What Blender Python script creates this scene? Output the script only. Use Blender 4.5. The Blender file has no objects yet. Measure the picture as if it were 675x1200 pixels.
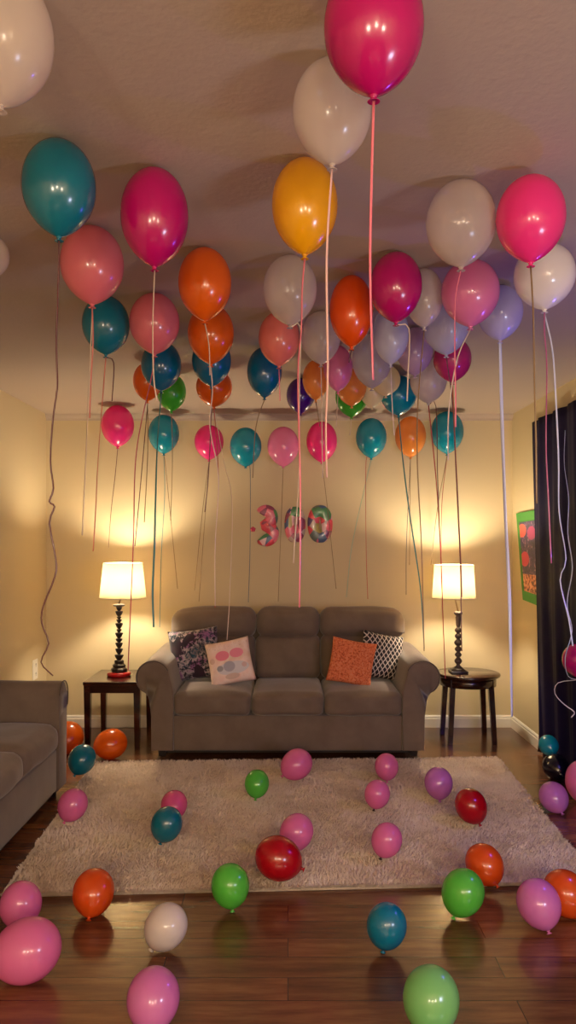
import bpy, bmesh, math, random
from mathutils import Vector, Matrix, Euler, noise
random.seed(7)
S=bpy.context.scene; COL=S.collection
PI=math.pi
BACK=6.04; LEFT=-1.90; RIGHT=1.765; CEIL=2.46; REAR=-2.6

# ------------------------------------------------------------------ helpers
def lin(h):
    h=h.lstrip('#'); o=[]
    for i in (0,2,4):
        c=int(h[i:i+2],16)/255; o.append(c/12.92 if c<=.04045 else ((c+.055)/1.055)**2.4)
    return (*o,1)
def obj(name,bm,mat,parent=None,smooth=True,loc=None,rot=None):
    me=bpy.data.meshes.new(name)
    if isinstance(bm,tuple):
        me.from_pydata(bm[0],[],bm[1])
    else:
        bmesh.ops.recalc_face_normals(bm,faces=bm.faces); bm.to_mesh(me); bm.free()
    for p in me.polygons: p.use_smooth=smooth
    o=bpy.data.objects.new(name,me); COL.objects.link(o)
    for m in (mat if isinstance(mat,(list,tuple)) else [mat]): me.materials.append(m)
    if parent: o.parent=parent
    if loc: o.location=loc
    if rot: o.rotation_euler=rot
    return o
def tag(o,label,cat,group=None,kind=None):
    o['label']=label; o['category']=cat
    if group:o['group']=group
    if kind:o['kind']=kind
    return o
def empty(name,loc,rz=0):
    o=bpy.data.objects.new(name,None); COL.objects.link(o); o.location=loc; o.rotation_euler=(0,0,rz); o.empty_display_size=.05
    return o
def box(bm,x0,x1,y0,y1,z0,z1,bev=0,seg=2):
    vs=[bm.verts.new((x,y,z)) for x in (x0,x1) for y in (y0,y1) for z in (z0,z1)]
    idx=[(0,1,3,2),(4,6,7,5),(0,4,5,1),(2,3,7,6),(0,2,6,4),(1,5,7,3)]
    fs=[bm.faces.new([vs[i] for i in f]) for f in idx]
    if bev:
        es=list({e for f in fs for e in f.edges})
        bmesh.ops.bevel(bm,geom=es,offset=bev,segments=seg,profile=.5,affect='EDGES')
def nb(): return bmesh.new()
def bx(*a,**k):
    bm=nb(); box(bm,*a,**k); return bm
def lathe(prof,n=24,cap=True):
    bm=nb(); rings=[]
    for r,z in prof:
        rings.append([bm.verts.new((r*math.cos(2*PI*i/n),r*math.sin(2*PI*i/n),z)) for i in range(n)] if r>1e-5 else [bm.verts.new((0,0,z))])
    for a,b in zip(rings,rings[1:]):
        for i in range(n):
            j=(i+1)%n
            if len(a)==1 and len(b)==1: continue
            if len(a)==1: bm.faces.new((a[0],b[j],b[i]))
            elif len(b)==1: bm.faces.new((a[i],a[j],b[0]))
            else: bm.faces.new((a[i],a[j],b[j],b[i]))
    return bm
def soft(w,d,h,r=.05,bulge=(0,0,0),n=14,p=5.0,wob=0,seed=0):
    """rounded cushion block centred at the origin: w(x) d(y) h(z)"""
    bm=nb(); bmesh.ops.create_cube(bm,size=2)
    bmesh.ops.subdivide_edges(bm,edges=bm.edges[:],cuts=n,use_grid_fill=True)
    H=(w/2,d/2,h/2)
    for v in bm.verts:
        c=v.co.copy()
        q=[c[i]*H[i] for i in range(3)]
        k=[max(-(H[i]-r),min(H[i]-r,q[i])) for i in range(3)]
        dd=Vector([q[i]-k[i] for i in range(3)])
        L=dd.length
        if L>1e-9:
            dd=dd/L*r
        o=Vector(k)+dd
        nx,ny,nz=c
        o.x+=bulge[0]*nx*(1-ny*ny)*(1-nz*nz)
        o.y+=bulge[1]*ny*(1-nx*nx)*(1-nz*nz)
        o.z+=bulge[2]*nz*(1-nx*nx)*(1-ny*ny)
        if wob: o+=noise.noise_vector(o*6+Vector((seed*7.1,0,0)))*wob
        v.co=o
    return bm
def xform(bm,loc=(0,0,0),rot=(0,0,0)):
    M=Matrix.Translation(loc)@Euler(rot).to_matrix().to_4x4()
    bmesh.ops.transform(bm,matrix=M,verts=bm.verts); return bm
def join(*bms):
    base=bms[0]
    for b in bms[1:]:
        me=bpy.data.meshes.new('tmp'); b.to_mesh(me); b.free(); base.from_mesh(me); bpy.data.meshes.remove(me)
    return base
def prism(prof,y0,y1,bev=0,seg=3):
    """closed XZ profile extruded along y"""
    bm=nb()
    a=[bm.verts.new((x,y0,z)) for x,z in prof]; b=[bm.verts.new((x,y1,z)) for x,z in prof]
    fa=bm.faces.new(a); fb=bm.faces.new(list(reversed(b)))
    n=len(prof)
    for i in range(n): bm.faces.new((a[i],b[i],b[(i+1)%n],a[(i+1)%n]))
    if bev:
        bmesh.ops.bevel(bm,geom=list(set(fa.edges)|set(fb.edges)),offset=bev,segments=seg,profile=.5,affect='EDGES')
    return bm
def tube(pts,r,n=8):
    bm=nb(); rings=[]
    pts=[Vector(p) for p in pts]
    for i,p in enumerate(pts):
        t=(pts[min(i+1,len(pts)-1)]-pts[max(i-1,0)]).normalized()
        u=t.cross(Vector((0,1,0))) if abs(t.y)<.9 else t.cross(Vector((1,0,0)))
        u.normalize(); w=t.cross(u)
        rings.append([bm.verts.new(p+(u*math.cos(2*PI*k/n)+w*math.sin(2*PI*k/n))*r) for k in range(n)])
    for a,b in zip(rings,rings[1:]):
        for k in range(n): bm.faces.new((a[k],a[(k+1)%n],b[(k+1)%n],b[k]))
    bm.faces.new(rings[0]); bm.faces.new(list(reversed(rings[-1])))
    return bm

# ------------------------------------------------------------------ materials
class NT:
    def __init__(s,name):
        s.m=bpy.data.materials.new(name); s.m.use_nodes=True; s.n=s.m.node_tree; s.n.nodes.clear()
        s.out=s.a('ShaderNodeOutputMaterial')
    def a(s,t,**k):
        x=s.n.nodes.new(t)
        for q,v in k.items():
            if q in x.inputs: x.inputs[q].default_value=v
            else: setattr(x,q,v)
        return x
    def l(s,a,b): s.n.links.new(a,b)
    def coord(s,scale=(1,1,1),rot=(0,0,0),kind='Object'):
        c=s.a('ShaderNodeTexCoord'); m=s.a('ShaderNodeMapping'); m.inputs['Scale'].default_value=scale; m.inputs['Rotation'].default_value=rot
        s.l(c.outputs[kind],m.inputs['Vector']); return m.outputs[0]
    def noise(s,vec,scale,detail=3,rough=.5):
        x=s.a('ShaderNodeTexNoise'); x.inputs['Scale'].default_value=scale; x.inputs['Detail'].default_value=detail; x.inputs['Roughness'].default_value=rough
        s.l(vec,x.inputs['Vector']); return x.outputs['Fac']
    def ramp(s,fac,stops,interp='LINEAR'):
        r=s.a('ShaderNodeValToRGB'); cr=r.color_ramp; cr.interpolation=interp
        while len(cr.elements)<len(stops): cr.elements.new(.5)
        for e,(p,c) in zip(cr.elements,stops): e.position=p; e.color=c
        s.l(fac,r.inputs['Fac']); return r.outputs['Color']
    def mix(s,fac,a,b,mode='MIX'):
        m=s.a('ShaderNodeMix',data_type='RGBA',blend_type=mode)
        for i,v in ((0,fac),(6,a),(7,b)):
            if hasattr(v,'default_value') or hasattr(v,'is_linked'): s.l(v,m.inputs[i])
            else: m.inputs[i].default_value=v
        return m.outputs[2]
    def math(s,op,a,b=None,c=None):
        m=s.a('ShaderNodeMath',operation=op)
        for i,v in enumerate((a,b,c)):
            if v is None: continue
            if hasattr(v,'is_linked'): s.l(v,m.inputs[i])
            else: m.inputs[i].default_value=v
        return m.outputs[0]
    def bump(s,h,st=.3,dist=.01):
        b=s.a('ShaderNodeBump',Strength=st,Distance=dist); s.l(h,b.inputs['Height']); return b.outputs[0]
    def bsdf(s,base,rough=.5,normal=None,**k):
        p=s.a('ShaderNodeBsdfPrincipled')
        if hasattr(base,'is_linked'): s.l(base,p.inputs['Base Color'])
        else: p.inputs['Base Color'].default_value=base
        if hasattr(rough,'is_linked'): s.l(rough,p.inputs['Roughness'])
        else: p.inputs['Roughness'].default_value=rough
        if normal is not None: s.l(normal,p.inputs['Normal'])
        for q,v in k.items(): p.inputs[q.replace('_',' ')].default_value=v
        return p
    def end(s,sh): s.l(sh,s.out.inputs['Surface']); return s.m

def paint(name,c,bs=90,st=.15,rough=.75):
    t=NT(name); v=t.coord(); n=t.noise(v,bs,4); n2=t.noise(v,1.2,2)
    col=t.mix(n2,lin(c),tuple(x*.94 for x in lin(c)[:3])+(1,))
    return t.end(t.bsdf(col,rough,t.bump(n,st,.004)).outputs[0])
M={}
M['wall']=paint('wall paint','#CFBE96',120,.12,.6)
M['ceiling']=paint('ceiling paint','#B4A391',60,.35,.85)
M['trim']=paint('white trim','#E6E0D2',200,.03,.4)
def wood_floor():
    t=NT('laminate planks')
    v=t.coord()
    b=t.a('ShaderNodeTexBrick',offset=.37,offset_frequency=2,squash=1)
    b.inputs['Scale'].default_value=1; b.inputs['Brick Width'].default_value=1.15; b.inputs['Row Height'].default_value=.128
    b.inputs['Mortar Size'].default_value=.0016; b.inputs['Mortar Smooth'].default_value=.2; b.inputs['Bias'].default_value=0
    b.inputs['Color1'].default_value=(0,0,0,1); b.inputs['Color2'].default_value=(1,1,1,1); b.inputs['Mortar'].default_value=(.5,.5,.5,1)
    t.l(v,b.inputs['Vector'])
    sep=t.a('ShaderNodeSeparateColor'); t.l(b.outputs['Color'],sep.inputs[0])
    v2=t.coord((1.2,9,1)); add=t.a('ShaderNodeVectorMath',operation='ADD'); t.l(v2,add.inputs[0]); 
    sc=t.a('ShaderNodeCombineXYZ'); t.l(t.math('MULTIPLY',sep.outputs[0],37.),sc.inputs[0]); t.l(sc.outputs[0],add.inputs[1])
    g=t.noise(add.outputs[0],2.2,7,.62)
    v3=t.coord((3,60,1)); g2=t.noise(v3,2,4,.6)
    col=t.ramp(g,[(.25,lin('#4A2F1C')),(.5,lin('#7E5031')),(.75,lin('#A07045'))])
    col=t.mix(t.math('MULTIPLY',g2,.5),col,lin('#5A3320'))
    tone=t.ramp(sep.outputs[0],[(0,(.72,.72,.72,1)),(1,(1.12,1.08,1.05,1))])
    col=t.mix(1.,col,tone,'MULTIPLY')
    col=t.mix(b.outputs['Fac'],col,lin('#24140D'))
    r=t.math('ADD',t.math('MULTIPLY',g2,.14),.17)
    h=t.math('SUBTRACT',t.math('MULTIPLY',g2,.25),b.outputs['Fac'])
    return t.end(t.bsdf(col,r,t.bump(h,.25,.002),Coat_Weight=.25,Coat_Roughness=.12).outputs[0])
M['floor']=wood_floor()
def fabric(name,c1,c2,rough=.9,sheen=.35,sc=22,fine=260):
    t=NT(name); v=t.coord(); n=t.noise(v,sc*.25,4,.6); f=t.noise(v,fine,2)
    col=t.ramp(n,[(.3,lin(c1)),(.7,lin(c2))])
    col=t.mix(t.math('MULTIPLY',f,.25),col,lin(c1))
    return t.end(t.bsdf(col,rough,t.bump(f,.25,.002),Sheen_Weight=sheen,Sheen_Roughness=.4).outputs[0])
M['sofa']=fabric('taupe microfibre','#6A5B4D','#7C6C5D')
M['sofa_pipe']=fabric('taupe piping','#564A3F','#62554A')
M['leg']=paint('black stained foot','#1C1411',90,.05,.45)
def darkwood():
    t=NT('espresso wood'); v=t.coord((2,14,2)); g=t.noise(v,3,6,.6)
    col=t.ramp(g,[(.3,lin('#210F0B')),(.7,lin('#3E1E15'))])
    return t.end(t.bsdf(col,.22,t.bump(g,.06,.002),Coat_Weight=.5,Coat_Roughness=.1).outputs[0])
M['dwood']=darkwood()
M['bronze']=paint('dark bronze','#2C2220',60,.2,.35)
M['bronze2']=paint('aged brown bronze','#54443A',60,.2,.4)
def simple(name,c,rough=.4,**k):
    t=NT(name); n=t.noise(t.coord(),35,2); col=t.mix(t.math('MULTIPLY',n,.18),lin(c),(0,0,0,1))
    return t.end(t.bsdf(col,rough,**k).outputs[0])
M['redbase']=simple('glossy red',"#C01018",.2,Coat_Weight=.5)
M['brass']=simple('brushed metal','#B9A27A',.3,Metallic=1.)
def shade():
    t=NT('linen lamp shade'); v=t.coord((1,1,1)); f=t.noise(v,240,2)
    col=t.mix(t.math('MULTIPLY',f,.2),lin('#F7EBD0'),lin('#D8C8A0'))
    d=t.a('ShaderNodeBsdfDiffuse'); tr=t.a('ShaderNodeBsdfTranslucent'); t.l(col,d.inputs[0]); t.l(col,tr.inputs[0])
    m=t.a('ShaderNodeMixShader'); m.inputs[0].default_value=.62; t.l(d.outputs[0],m.inputs[1]); t.l(tr.outputs[0],m.inputs[2])
    return t.end(m.outputs[0])
M['shade']=shade()
def emit(name,c,s):
    t=NT(name); e=t.a('ShaderNodeEmission'); e.inputs[0].default_value=lin(c); e.inputs[1].default_value=s; return t.end(e.outputs[0])
M['bulb']=emit('warm bulb','#FFEACA',1080.)
def latex(name,c,trans=.3,clear=0.,rough=.22):
    t=NT(name); v=t.coord(); n=t.noise(v,9,2)
    col=t.mix(t.math('MULTIPLY',n,.12),lin(c),(1,1,1,1) if clear else (0,0,0,1))
    p=t.bsdf(col,rough,Coat_Weight=.6,Coat_Roughness=.12)
    p.inputs['Specular IOR Level'].default_value=.6
    tr=t.a('ShaderNodeBsdfTranslucent'); t.l(col,tr.inputs[0])
    m=t.a('ShaderNodeMixShader'); m.inputs[0].default_value=trans; t.l(p.outputs[0],m.inputs[1]); t.l(tr.outputs[0],m.inputs[2])
    s=m.outputs[0]
    if clear:
        tp=t.a('ShaderNodeBsdfTransparent'); tp.inputs[0].default_value=(1,1,1,1)
        lw=t.a('ShaderNodeLayerWeight'); lw.inputs[0].default_value=.35
        f=t.math('MULTIPLY',t.math('SUBTRACT',1.,lw.outputs['Facing']),clear)
        m2=t.a('ShaderNodeMixShader'); t.l(f,m2.inputs[0]); t.l(s,m2.inputs[1]); t.l(tp.outputs[0],m2.inputs[2]); s=m2.outputs[0]
    return t.end(s)
BC={ 'pearl':('#DCCFC6',.3,.5),'clear':('#D6C8BE',.3,.6),'clearblue':('#C0B8C2',.3,.6),'silverblue':('#CFD0E6',.3,.35),'pearl2':('#D0C2C2',.3,.4),
 'white':('#F6F2F0',.25,.08),'cream':('#F0E2B8',.35,.3),'lavender':('#C9C6F2',.3,.2),'mauve':('#C6A3C4',.3,.35),
 'magenta':('#C80A72',.28,0),'hotpink':('#FF3C9C',.35,0),'berry':('#D6347F',.3,0),'pink':('#EE7DB6',.3,.1),'salmon':('#E8707F',.3,.1),'coral':('#F07A6A',.3,.1),
 'orange':('#F26C10',.3,0),'orange2':('#F55A0C',.3,0),'amber':('#F79A22',.35,.08),'yellow':('#F7B512',.3,0),'green':('#4DC83C',.35,0),
 'teal':('#087C94',.25,0),'teal2':('#0CA2BC',.3,0),'navyteal':('#0A7299',.25,0),'purple':('#52128A',.25,0),
 'pinkf':('#FA86C6',.35,0),'hotpinkf':('#FA6AA8',.3,0),'lilac':('#DE88DC',.3,0),'lilacpink':('#E886D0',.3,0),'redf':('#C00A1E',.25,0),'greenf':('#66D84E',.3,0),
 'orangef':('#F4601C',.3,0),'whitef':('#F0E6E2',.3,0),'tealf':('#0784A8',.25,0),'palegreen':('#8AD684',.3,0),'navy':('#0B0A20',.1,0)}
for k,(c,tr,cl) in BC.items(): M['b_'+k]=latex('latex '+k,c,tr,cl)
def ribmat(name,c,rough=.25):
    t=NT(name); w=t.a('ShaderNodeTexWave'); w.inputs['Scale'].default_value=90; t.l(t.coord(),w.inputs['Vector'])
    col=t.mix(t.math('MULTIPLY',w.outputs['Fac'],.15),lin(c),(1,1,1,1))
    p=t.bsdf(col,rough); p.inputs['Coat Weight'].default_value=.4
    tr=t.a('ShaderNodeBsdfTranslucent'); t.l(col,tr.inputs[0])
    m=t.a('ShaderNodeMixShader'); m.inputs[0].default_value=.3; t.l(p.outputs[0],m.inputs[1]); t.l(tr.outputs[0],m.inputs[2])
    return t.end(m.outputs[0])
for k,c in dict(pinkr='#F07A92',palepink='#F3C9C4',pearlr='#E6D5C4',darkred='#5E1616',salmonr='#D97C6C',magentar='#B5364E',tealr='#168A93',goldr='#8F7042',
    redr='#C0382C',bluer='#1E5C78',aquar='#8FC4B4',navyr='#2B3440',oranger='#C8702C',violetr='#C45A9A',glowr='#DDE6FF',whiter='#F2F0F5').items(): M['r_'+k]=ribmat('ribbon '+k,c)

# ------------------------------------------------------------------ room
def struct(name,bm,mat,**k):
    o=obj(name,bm,mat,smooth=False,**k); o['kind']='structure'; return o
T=.1
struct('floor',bx(LEFT-T,RIGHT+T,REAR-T,BACK+T,-T,0),M['floor'])
struct('ceiling',bx(LEFT-T,RIGHT+T,REAR-T,BACK+T,CEIL,CEIL+T),M['ceiling'])
struct('wall_back',bx(LEFT-T,RIGHT+T,BACK,BACK+T,0,CEIL),M['wall'])
struct('wall_left',bx(LEFT-T,LEFT,REAR,BACK,0,CEIL),M['wall'])
struct('wall_right',bx(RIGHT,RIGHT+T,REAR,BACK,0,CEIL),M['wall'])
struct('wall_rear',bx(LEFT-T,RIGHT+T,REAR-T,REAR,0,CEIL),M['wall'])
def bbprof(h=.095,d=.016): return [(0,0),(d,0),(d,h*.72),(d*.75,h*.78),(d*.75,h*.9),(d*.3,h),(0,h)]
def run_y(prof,x,s,y0,y1): # profile sticking out of a side wall
    return prism([(x+s*a,z) for a,z in prof],y0,y1)
struct('baseboard_left',run_y(bbprof(),LEFT,1,REAR,BACK),M['trim'])
struct('baseboard_right',run_y(bbprof(),RIGHT,-1,REAR,BACK),M['trim'])
bmb=prism([(a,z) for a,z in bbprof()],LEFT,RIGHT); xform(bmb,(0,0,0),(0,0,-PI/2))
bmb2=nb(); bmb.free()
def run_x(prof,y,x0,x1):
    bm=nb(); a=[bm.verts.new((x0,y-d,z)) for d,z in prof]; b=[bm.verts.new((x1,y-d,z)) for d,z in prof]; n=len(prof)
    bm.faces.new(a); bm.faces.new(list(reversed(b)))
    for i in range(n): bm.faces.new((a[i],b[i],b[(i+1)%n],a[(i+1)%n]))
    return bm
bmb2.free()
struct('baseboard_back',run_x(bbprof(),BACK,LEFT,RIGHT),M['trim'])
crown=[(0,CEIL-.05),(.008,CEIL-.05),(.012,CEIL-.035),(.03,CEIL-.012),(.034,CEIL),(0,CEIL)]
struct('trim_1',run_x(crown,BACK,LEFT,RIGHT),M['ceiling'])

# ------------------------------------------------------------------ rug
def rugpoint(u,v):
    c=[(-1.17,3.125),(1.315,3.25),(1.40,5.13),(-1.275,5.03)]
    x=(1-u)*(1-v)*c[0][0]+u*(1-v)*c[1][0]+u*v*c[2][0]+(1-u)*v*c[3][0]
    y=(1-u)*(1-v)*c[0][1]+u*(1-v)*c[1][1]+u*v*c[2][1]+(1-u)*v*c[3][1]
    return x,y
def rug_h(x,y): return .012+.006*noise.noise(Vector((x*2.4,y*2.4,3)))
def rug_material(name,c1,c2,c3):
    t=NT(name); v=t.coord(); n=t.noise(v,2.2,5,.65); f=t.noise(v,55,3,.7)
    col=t.ramp(n,[(.32,lin(c1)),(.55,lin(c2)),(.75,lin(c3))]); col=t.mix(t.math('MULTIPLY',f,.45),col,lin(c1))
    return t.end(t.bsdf(col,.95,t.bump(f,.5,.01),Sheen_Weight=.2).outputs[0])
M['rug']=rug_material('shag base','#CDB79C','#DCC8B0','#E8D6C0')
M['pile']=rug_material('shag fibres','#DCC9B0','#F0E2CE','#FAF0E2')
rug=empty('area_rug',(0,4.1,0)); tag(rug,'beige shag area rug on the wood floor in front of the sofa','rug')
bm=nb(); NU,NV=90,70; g=[]
for j in range(NV+1):
    row=[]
    for i in range(NU+1):
        x,y=rugpoint(.004+.992*i/NU,.006+.988*j/NV); row.append(bm.verts.new((x,y-4.1,rug_h(x,y))))
    g.append(row)
for j in range(NV):
    for i in range(NU): bm.faces.new((g[j][i],g[j][i+1],g[j+1][i+1],g[j+1][i]))
r=bmesh.ops.extrude_face_region(bm,geom=bm.faces[:])
for v in r['geom']:
    if isinstance(v,bmesh.types.BMVert): v.co.z=.001
obj('backing',bm,M['rug'],rug)
vs=[];fs=[]
rnd=random.Random(3)
for k in range(105000):
    e=rnd.random()
    u,v=rnd.random(),rnd.random()
    if e<.05: v=rnd.random()*.006
    elif e<.07: u=1-rnd.random()*.005
    elif e<.09: u=rnd.random()*.005
    elif e<.10: v=1-rnd.random()*.006
    x,y=rugpoint(u,v); z=rug_h(x,y)-.002
    cl=noise.noise(Vector((x*14,y*14,0)))*1.4+noise.noise(Vector((x*2.5,y*2.5,5)))*2
    a=cl*2+rnd.uniform(-1,1); L=rnd.uniform(.010,.021); lean=rnd.uniform(.2,.8)*L
    dx,dy=math.cos(a)*lean,math.sin(a)*lean
    w=rnd.uniform(.0018,.0034); wa=rnd.uniform(0,PI); wx,wy=math.cos(wa)*w,math.sin(wa)*w
    if v<.007: dy=-abs(dy)*1.3-.004
    y-=4.1; n=len(vs)
    vs+=[(x-wx,y-wy,z),(x+wx,y+wy,z),(x+dx+wx*.4,y+dy+wy*.4,max(.002,z+L*.8)),(x+dx-wx*.4,y+dy-wy*.4,max(.002,z+L*.8))]
    fs.append((n,n+1,n+2,n+3))
p=obj('pile',(vs,fs),M['pile'],rug,smooth=False); p['kind']='stuff'

# ------------------------------------------------------------------ sofa
def arc(cx,cz,r,a0,a1,n): return [(cx+r*math.cos(math.radians(a0+(a1-a0)*i/n)),cz+r*math.sin(math.radians(a0+(a1-a0)*i/n))) for i in range(n+1)]
def arm_bm(s,y0,y1,z0=.07,roll=.11,xi=.76,xo=.905,cx=.895,cz=.555,back_rise=.02):
    prof=[(xi,z0),(xi,.3),(xi,.46)]+arc(cx,cz,roll,155,-50,16)+[(xo+.012,.445),(xo,.41),(xo,.3),(xo,z0)]
    bm=nb(); n=10; rings=[]
    for k in range(n+1):
        t=k/n; y=y0+(y1-y0)*t
        ring=[]
        for (x,z) in prof:
            zz=z+max(0,z-.4)/.27*back_rise*t
            ring.append(bm.verts.new((s*x,y,zz)))
        rings.append(ring)
    for a,b in zip(rings,rings[1:]):
        for i in range(len(prof)): j=(i+1)%len(prof); bm.faces.new((a[i],a[j],b[j],b[i]))
    f1=bm.faces.new(rings[0]); f2=bm.faces.new(list(reversed(rings[-1])))
    bmesh.ops.bevel(bm,geom=list(set(f1.edges)|set(f2.edges)),offset=.014,segments=3,profile=.5,affect='EDGES')
    pipe=[(s*x,y0+.004,z) for x,z in prof[3:-3]]
    return bm,pipe
SY=5.08
sofa=empty('sofa',(0,SY,0)); tag(sofa,'taupe three-seat sofa with rolled arms against the back wall','sofa')
M['sofa'] 
SO=sofa
obj('base',join(bx(-.765,.765,.03,.86,.065,.30,bev=.012)),M['sofa'],SO)
obj('back_frame',soft(1.62,.17,.60,.05) ,M['sofa'],SO,loc=(0,.82,.60))
for s in (-1,1):
    bm,pipe=arm_bm(s,0,.88); a=obj('arm',bm,M['sofa'],SO)
    obj('piping',tube(pipe,.0045,6),M['sofa_pipe'],a)
xs=[(-.765,-.247),(-.243,.243),(.247,.765)]
for x0,x1 in xs:
    obj('seat_cushion',soft(x1-x0,.66,.155,.045,(0.0,.012,.018),wob=.006,seed=x0),M['sofa'],SO,loc=((x0+x1)/2,.335,.372))
bxs=[(-.872,-.238),(-.234,.234),(.238,.872)]
for i,(x0,x1) in enumerate(bxs):
    w=x1-x0
    up=xform(soft(w,.24,.235,.085,(0,.03,.004),wob=.006,seed=x0),((x0+x1)/2,.70,.852),(-.10,0,0))
    if i!=1:
        s=-1 if i==0 else 1
        for v in up.verts:   # outer corners droop round
            q=max(0,(v.co.x*s-.62)/.25)
            v.co.z-=q*q*.03 if v.co.z>.8 else 0
    wl=.48 if i==1 else .515
    cx=(x0+x1)/2 if i==1 else (.243+wl/2)*(1 if i==2 else -1)
    lo=xform(soft(wl,.20,.33,.06,(0,.035,.0),wob=.006,seed=x0+5),(cx,.67,.60),(-.14,0,0))
    obj('back_cushion',join(up,lo),M['sofa'],SO)
for x in (-.84,.84):
    for y in (.06,.80):
        obj('foot',xform(lathe([(0,0.027 if y<.1 else 0),(.03,.027 if y<.1 else 0),(.038,.085),(0,.085)],4),(x,y,0),(0,0,PI/4)),M['leg'],SO,smooth=False)
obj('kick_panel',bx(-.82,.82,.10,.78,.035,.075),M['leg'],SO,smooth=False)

# left sofa: local x runs along the wall
def place_left():
    so=empty('sofa',(-1.285,3.47,0),-PI/2)
    # local -y is the front... rotated -90deg: local x -> world -y, local y -> world x ; front faces world +x => local +y
    tag(so,'taupe sofa along the left wall, its arm end and seat visible','sofa')
    def add(n,bm,m=M['sofa'],par=None): return obj(n,bm,m,par or so)
    # world helper: build with world coordinates then shift
    return so,add
so,add=place_left()
def W(bm): # world -> local of so
    bmesh.ops.transform(bm,matrix=(Matrix.Translation((-1.285,3.47,0))@Matrix.Rotation(-PI/2,4,'Z')).inverted(),verts=bm.verts); return bm
FX=-1.285; BX=LEFT+.005
add('base',W(bx(BX+.05,FX-.012,2.66,4.31,.06,.29,bev=.01)))
add('back_frame',W(bx(BX,BX+.12,2.50,4.46,.06,.80,bev=.03,seg=3)))
for s,yc in ((1,4.31),(-1,2.63)):
    prof=[(0,.05),(0,.46)]+arc(.085,.575,.085,170,0,12)+arc(.085,.56,.085,0,-35,4)+[(.155,.50),(.155,.05)]
    bm=nb(); rings=[]
    for x,dz in ((FX,0),(FX-.2,.0),(FX-.45,.005),(BX+.03,.01)):
        rings.append([bm.verts.new((x,yc+s*p,z+dz)) for p,z in prof])
    for a,b in zip(rings,rings[1:]):
        for i in range(len(prof)): j=(i+1)%len(prof); bm.faces.new((a[i],a[j],b[j],b[i]))
    f1=bm.faces.new(rings[0]); f2=bm.faces.new(list(reversed(rings[-1])))
    bmesh.ops.bevel(bm,geom=list(f1.edges),offset=.018,segments=3,profile=.5,affect='EDGES')
    a=add('arm',W(bm))
    add('piping',W(tube([(FX+.001,yc+s*p,z) for p,z in prof[2:-2]],.004,6)),M['sofa_pipe'],a)
for y0,y1 in ((3.755,4.305),(3.195,3.745),(2.64,3.185)):
    add('seat_cushion',W(xform(soft(.50,y1-y0,.155,.05,(.03,0,.02),wob=.010,seed=y0),((BX+.10+.26),(y0+y1)/2,.365))))
    add('back_cushion',W(xform(soft(.14,y1-y0-.01,.36,.05,(.02,0,0),wob=.008,seed=y0+3),(BX+.17,(y0+y1)/2,.60),(0,-.1,0))))
for y in (2.56,4.38):
    for x in (FX-.06,BX+.1):
        add('foot',W(xform(lathe([(0,0),(.025,0),(.032,.06),(0,.06)],4),(x,y,0),(0,0,PI/4))),M['leg'])
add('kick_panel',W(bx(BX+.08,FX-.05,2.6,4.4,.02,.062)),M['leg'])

# ------------------------------------------------------------------ throw pillows
def pillow_bm(w,h,d=.10,n=22,shag=0,seed=0):
    bm=nb(); top={};bot={}
    for i in range(n+1):
        for j in range(n+1):
            u=i/n*2-1; v=j/n*2-1
            pin=1-.055*((1-u*u)*abs(v)**3) ; pin2=1-.055*((1-v*v)*abs(u)**3)
            x=u*w/2*(pin2); z=v*h/2*(pin)
            th=d/2*((1-u**4)*(1-v**4))**.55
            th*=1+.12*noise.noise(Vector((u*2+seed,v*2,1)))
            e=(abs(u)==1 or abs(v)==1)
            q=.012*shag*noise.noise(Vector((x*70,z*70,seed))) if shag and not e else 0
            a=bm.verts.new((x,-th-q,z)); top[i,j]=a
            bot[i,j]=a if e else bm.verts.new((x,th,z))
    for i in range(n):
        for j in range(n):
            bm.faces.new((top[i,j],top[i+1,j],top[i+1,j+1],top[i,j+1]))
            f=[bot[i,j],bot[i,j+1],bot[i+1,j+1],bot[i+1,j]]
            try: bm.faces.new(f)
            except ValueError: pass
    return bm
def mat_floral():
    t=NT('dark floral print'); v=t.coord()
    n=t.noise(v,38,6,.75); sp=t.ramp(n,[(.47,(0,0,0,1)),(.53,(1,1,1,1))])
    sepm=t.a('ShaderNodeSeparateColor'); t.l(sp,sepm.inputs[0])
    big=t.noise(v,7,2,.5)
    dk=t.ramp(big,[(.35,lin('#2E1028')),(.48,lin('#171320')),(.6,lin('#14303F')),(.7,lin('#0E5066'))])
    lt=t.ramp(t.noise(v,11,2),[(.4,lin('#8A5A86')),(.5,lin('#A89A9C')),(.62,lin('#6B6068'))])
    msk=t.math('MULTIPLY',sepm.outputs[0],t.math('GREATER_THAN',t.noise(v,6,2),.44))
    return t.end(t.bsdf(t.mix(msk,dk,lt),.85,Sheen_Weight=.2).outputs[0])
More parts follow.
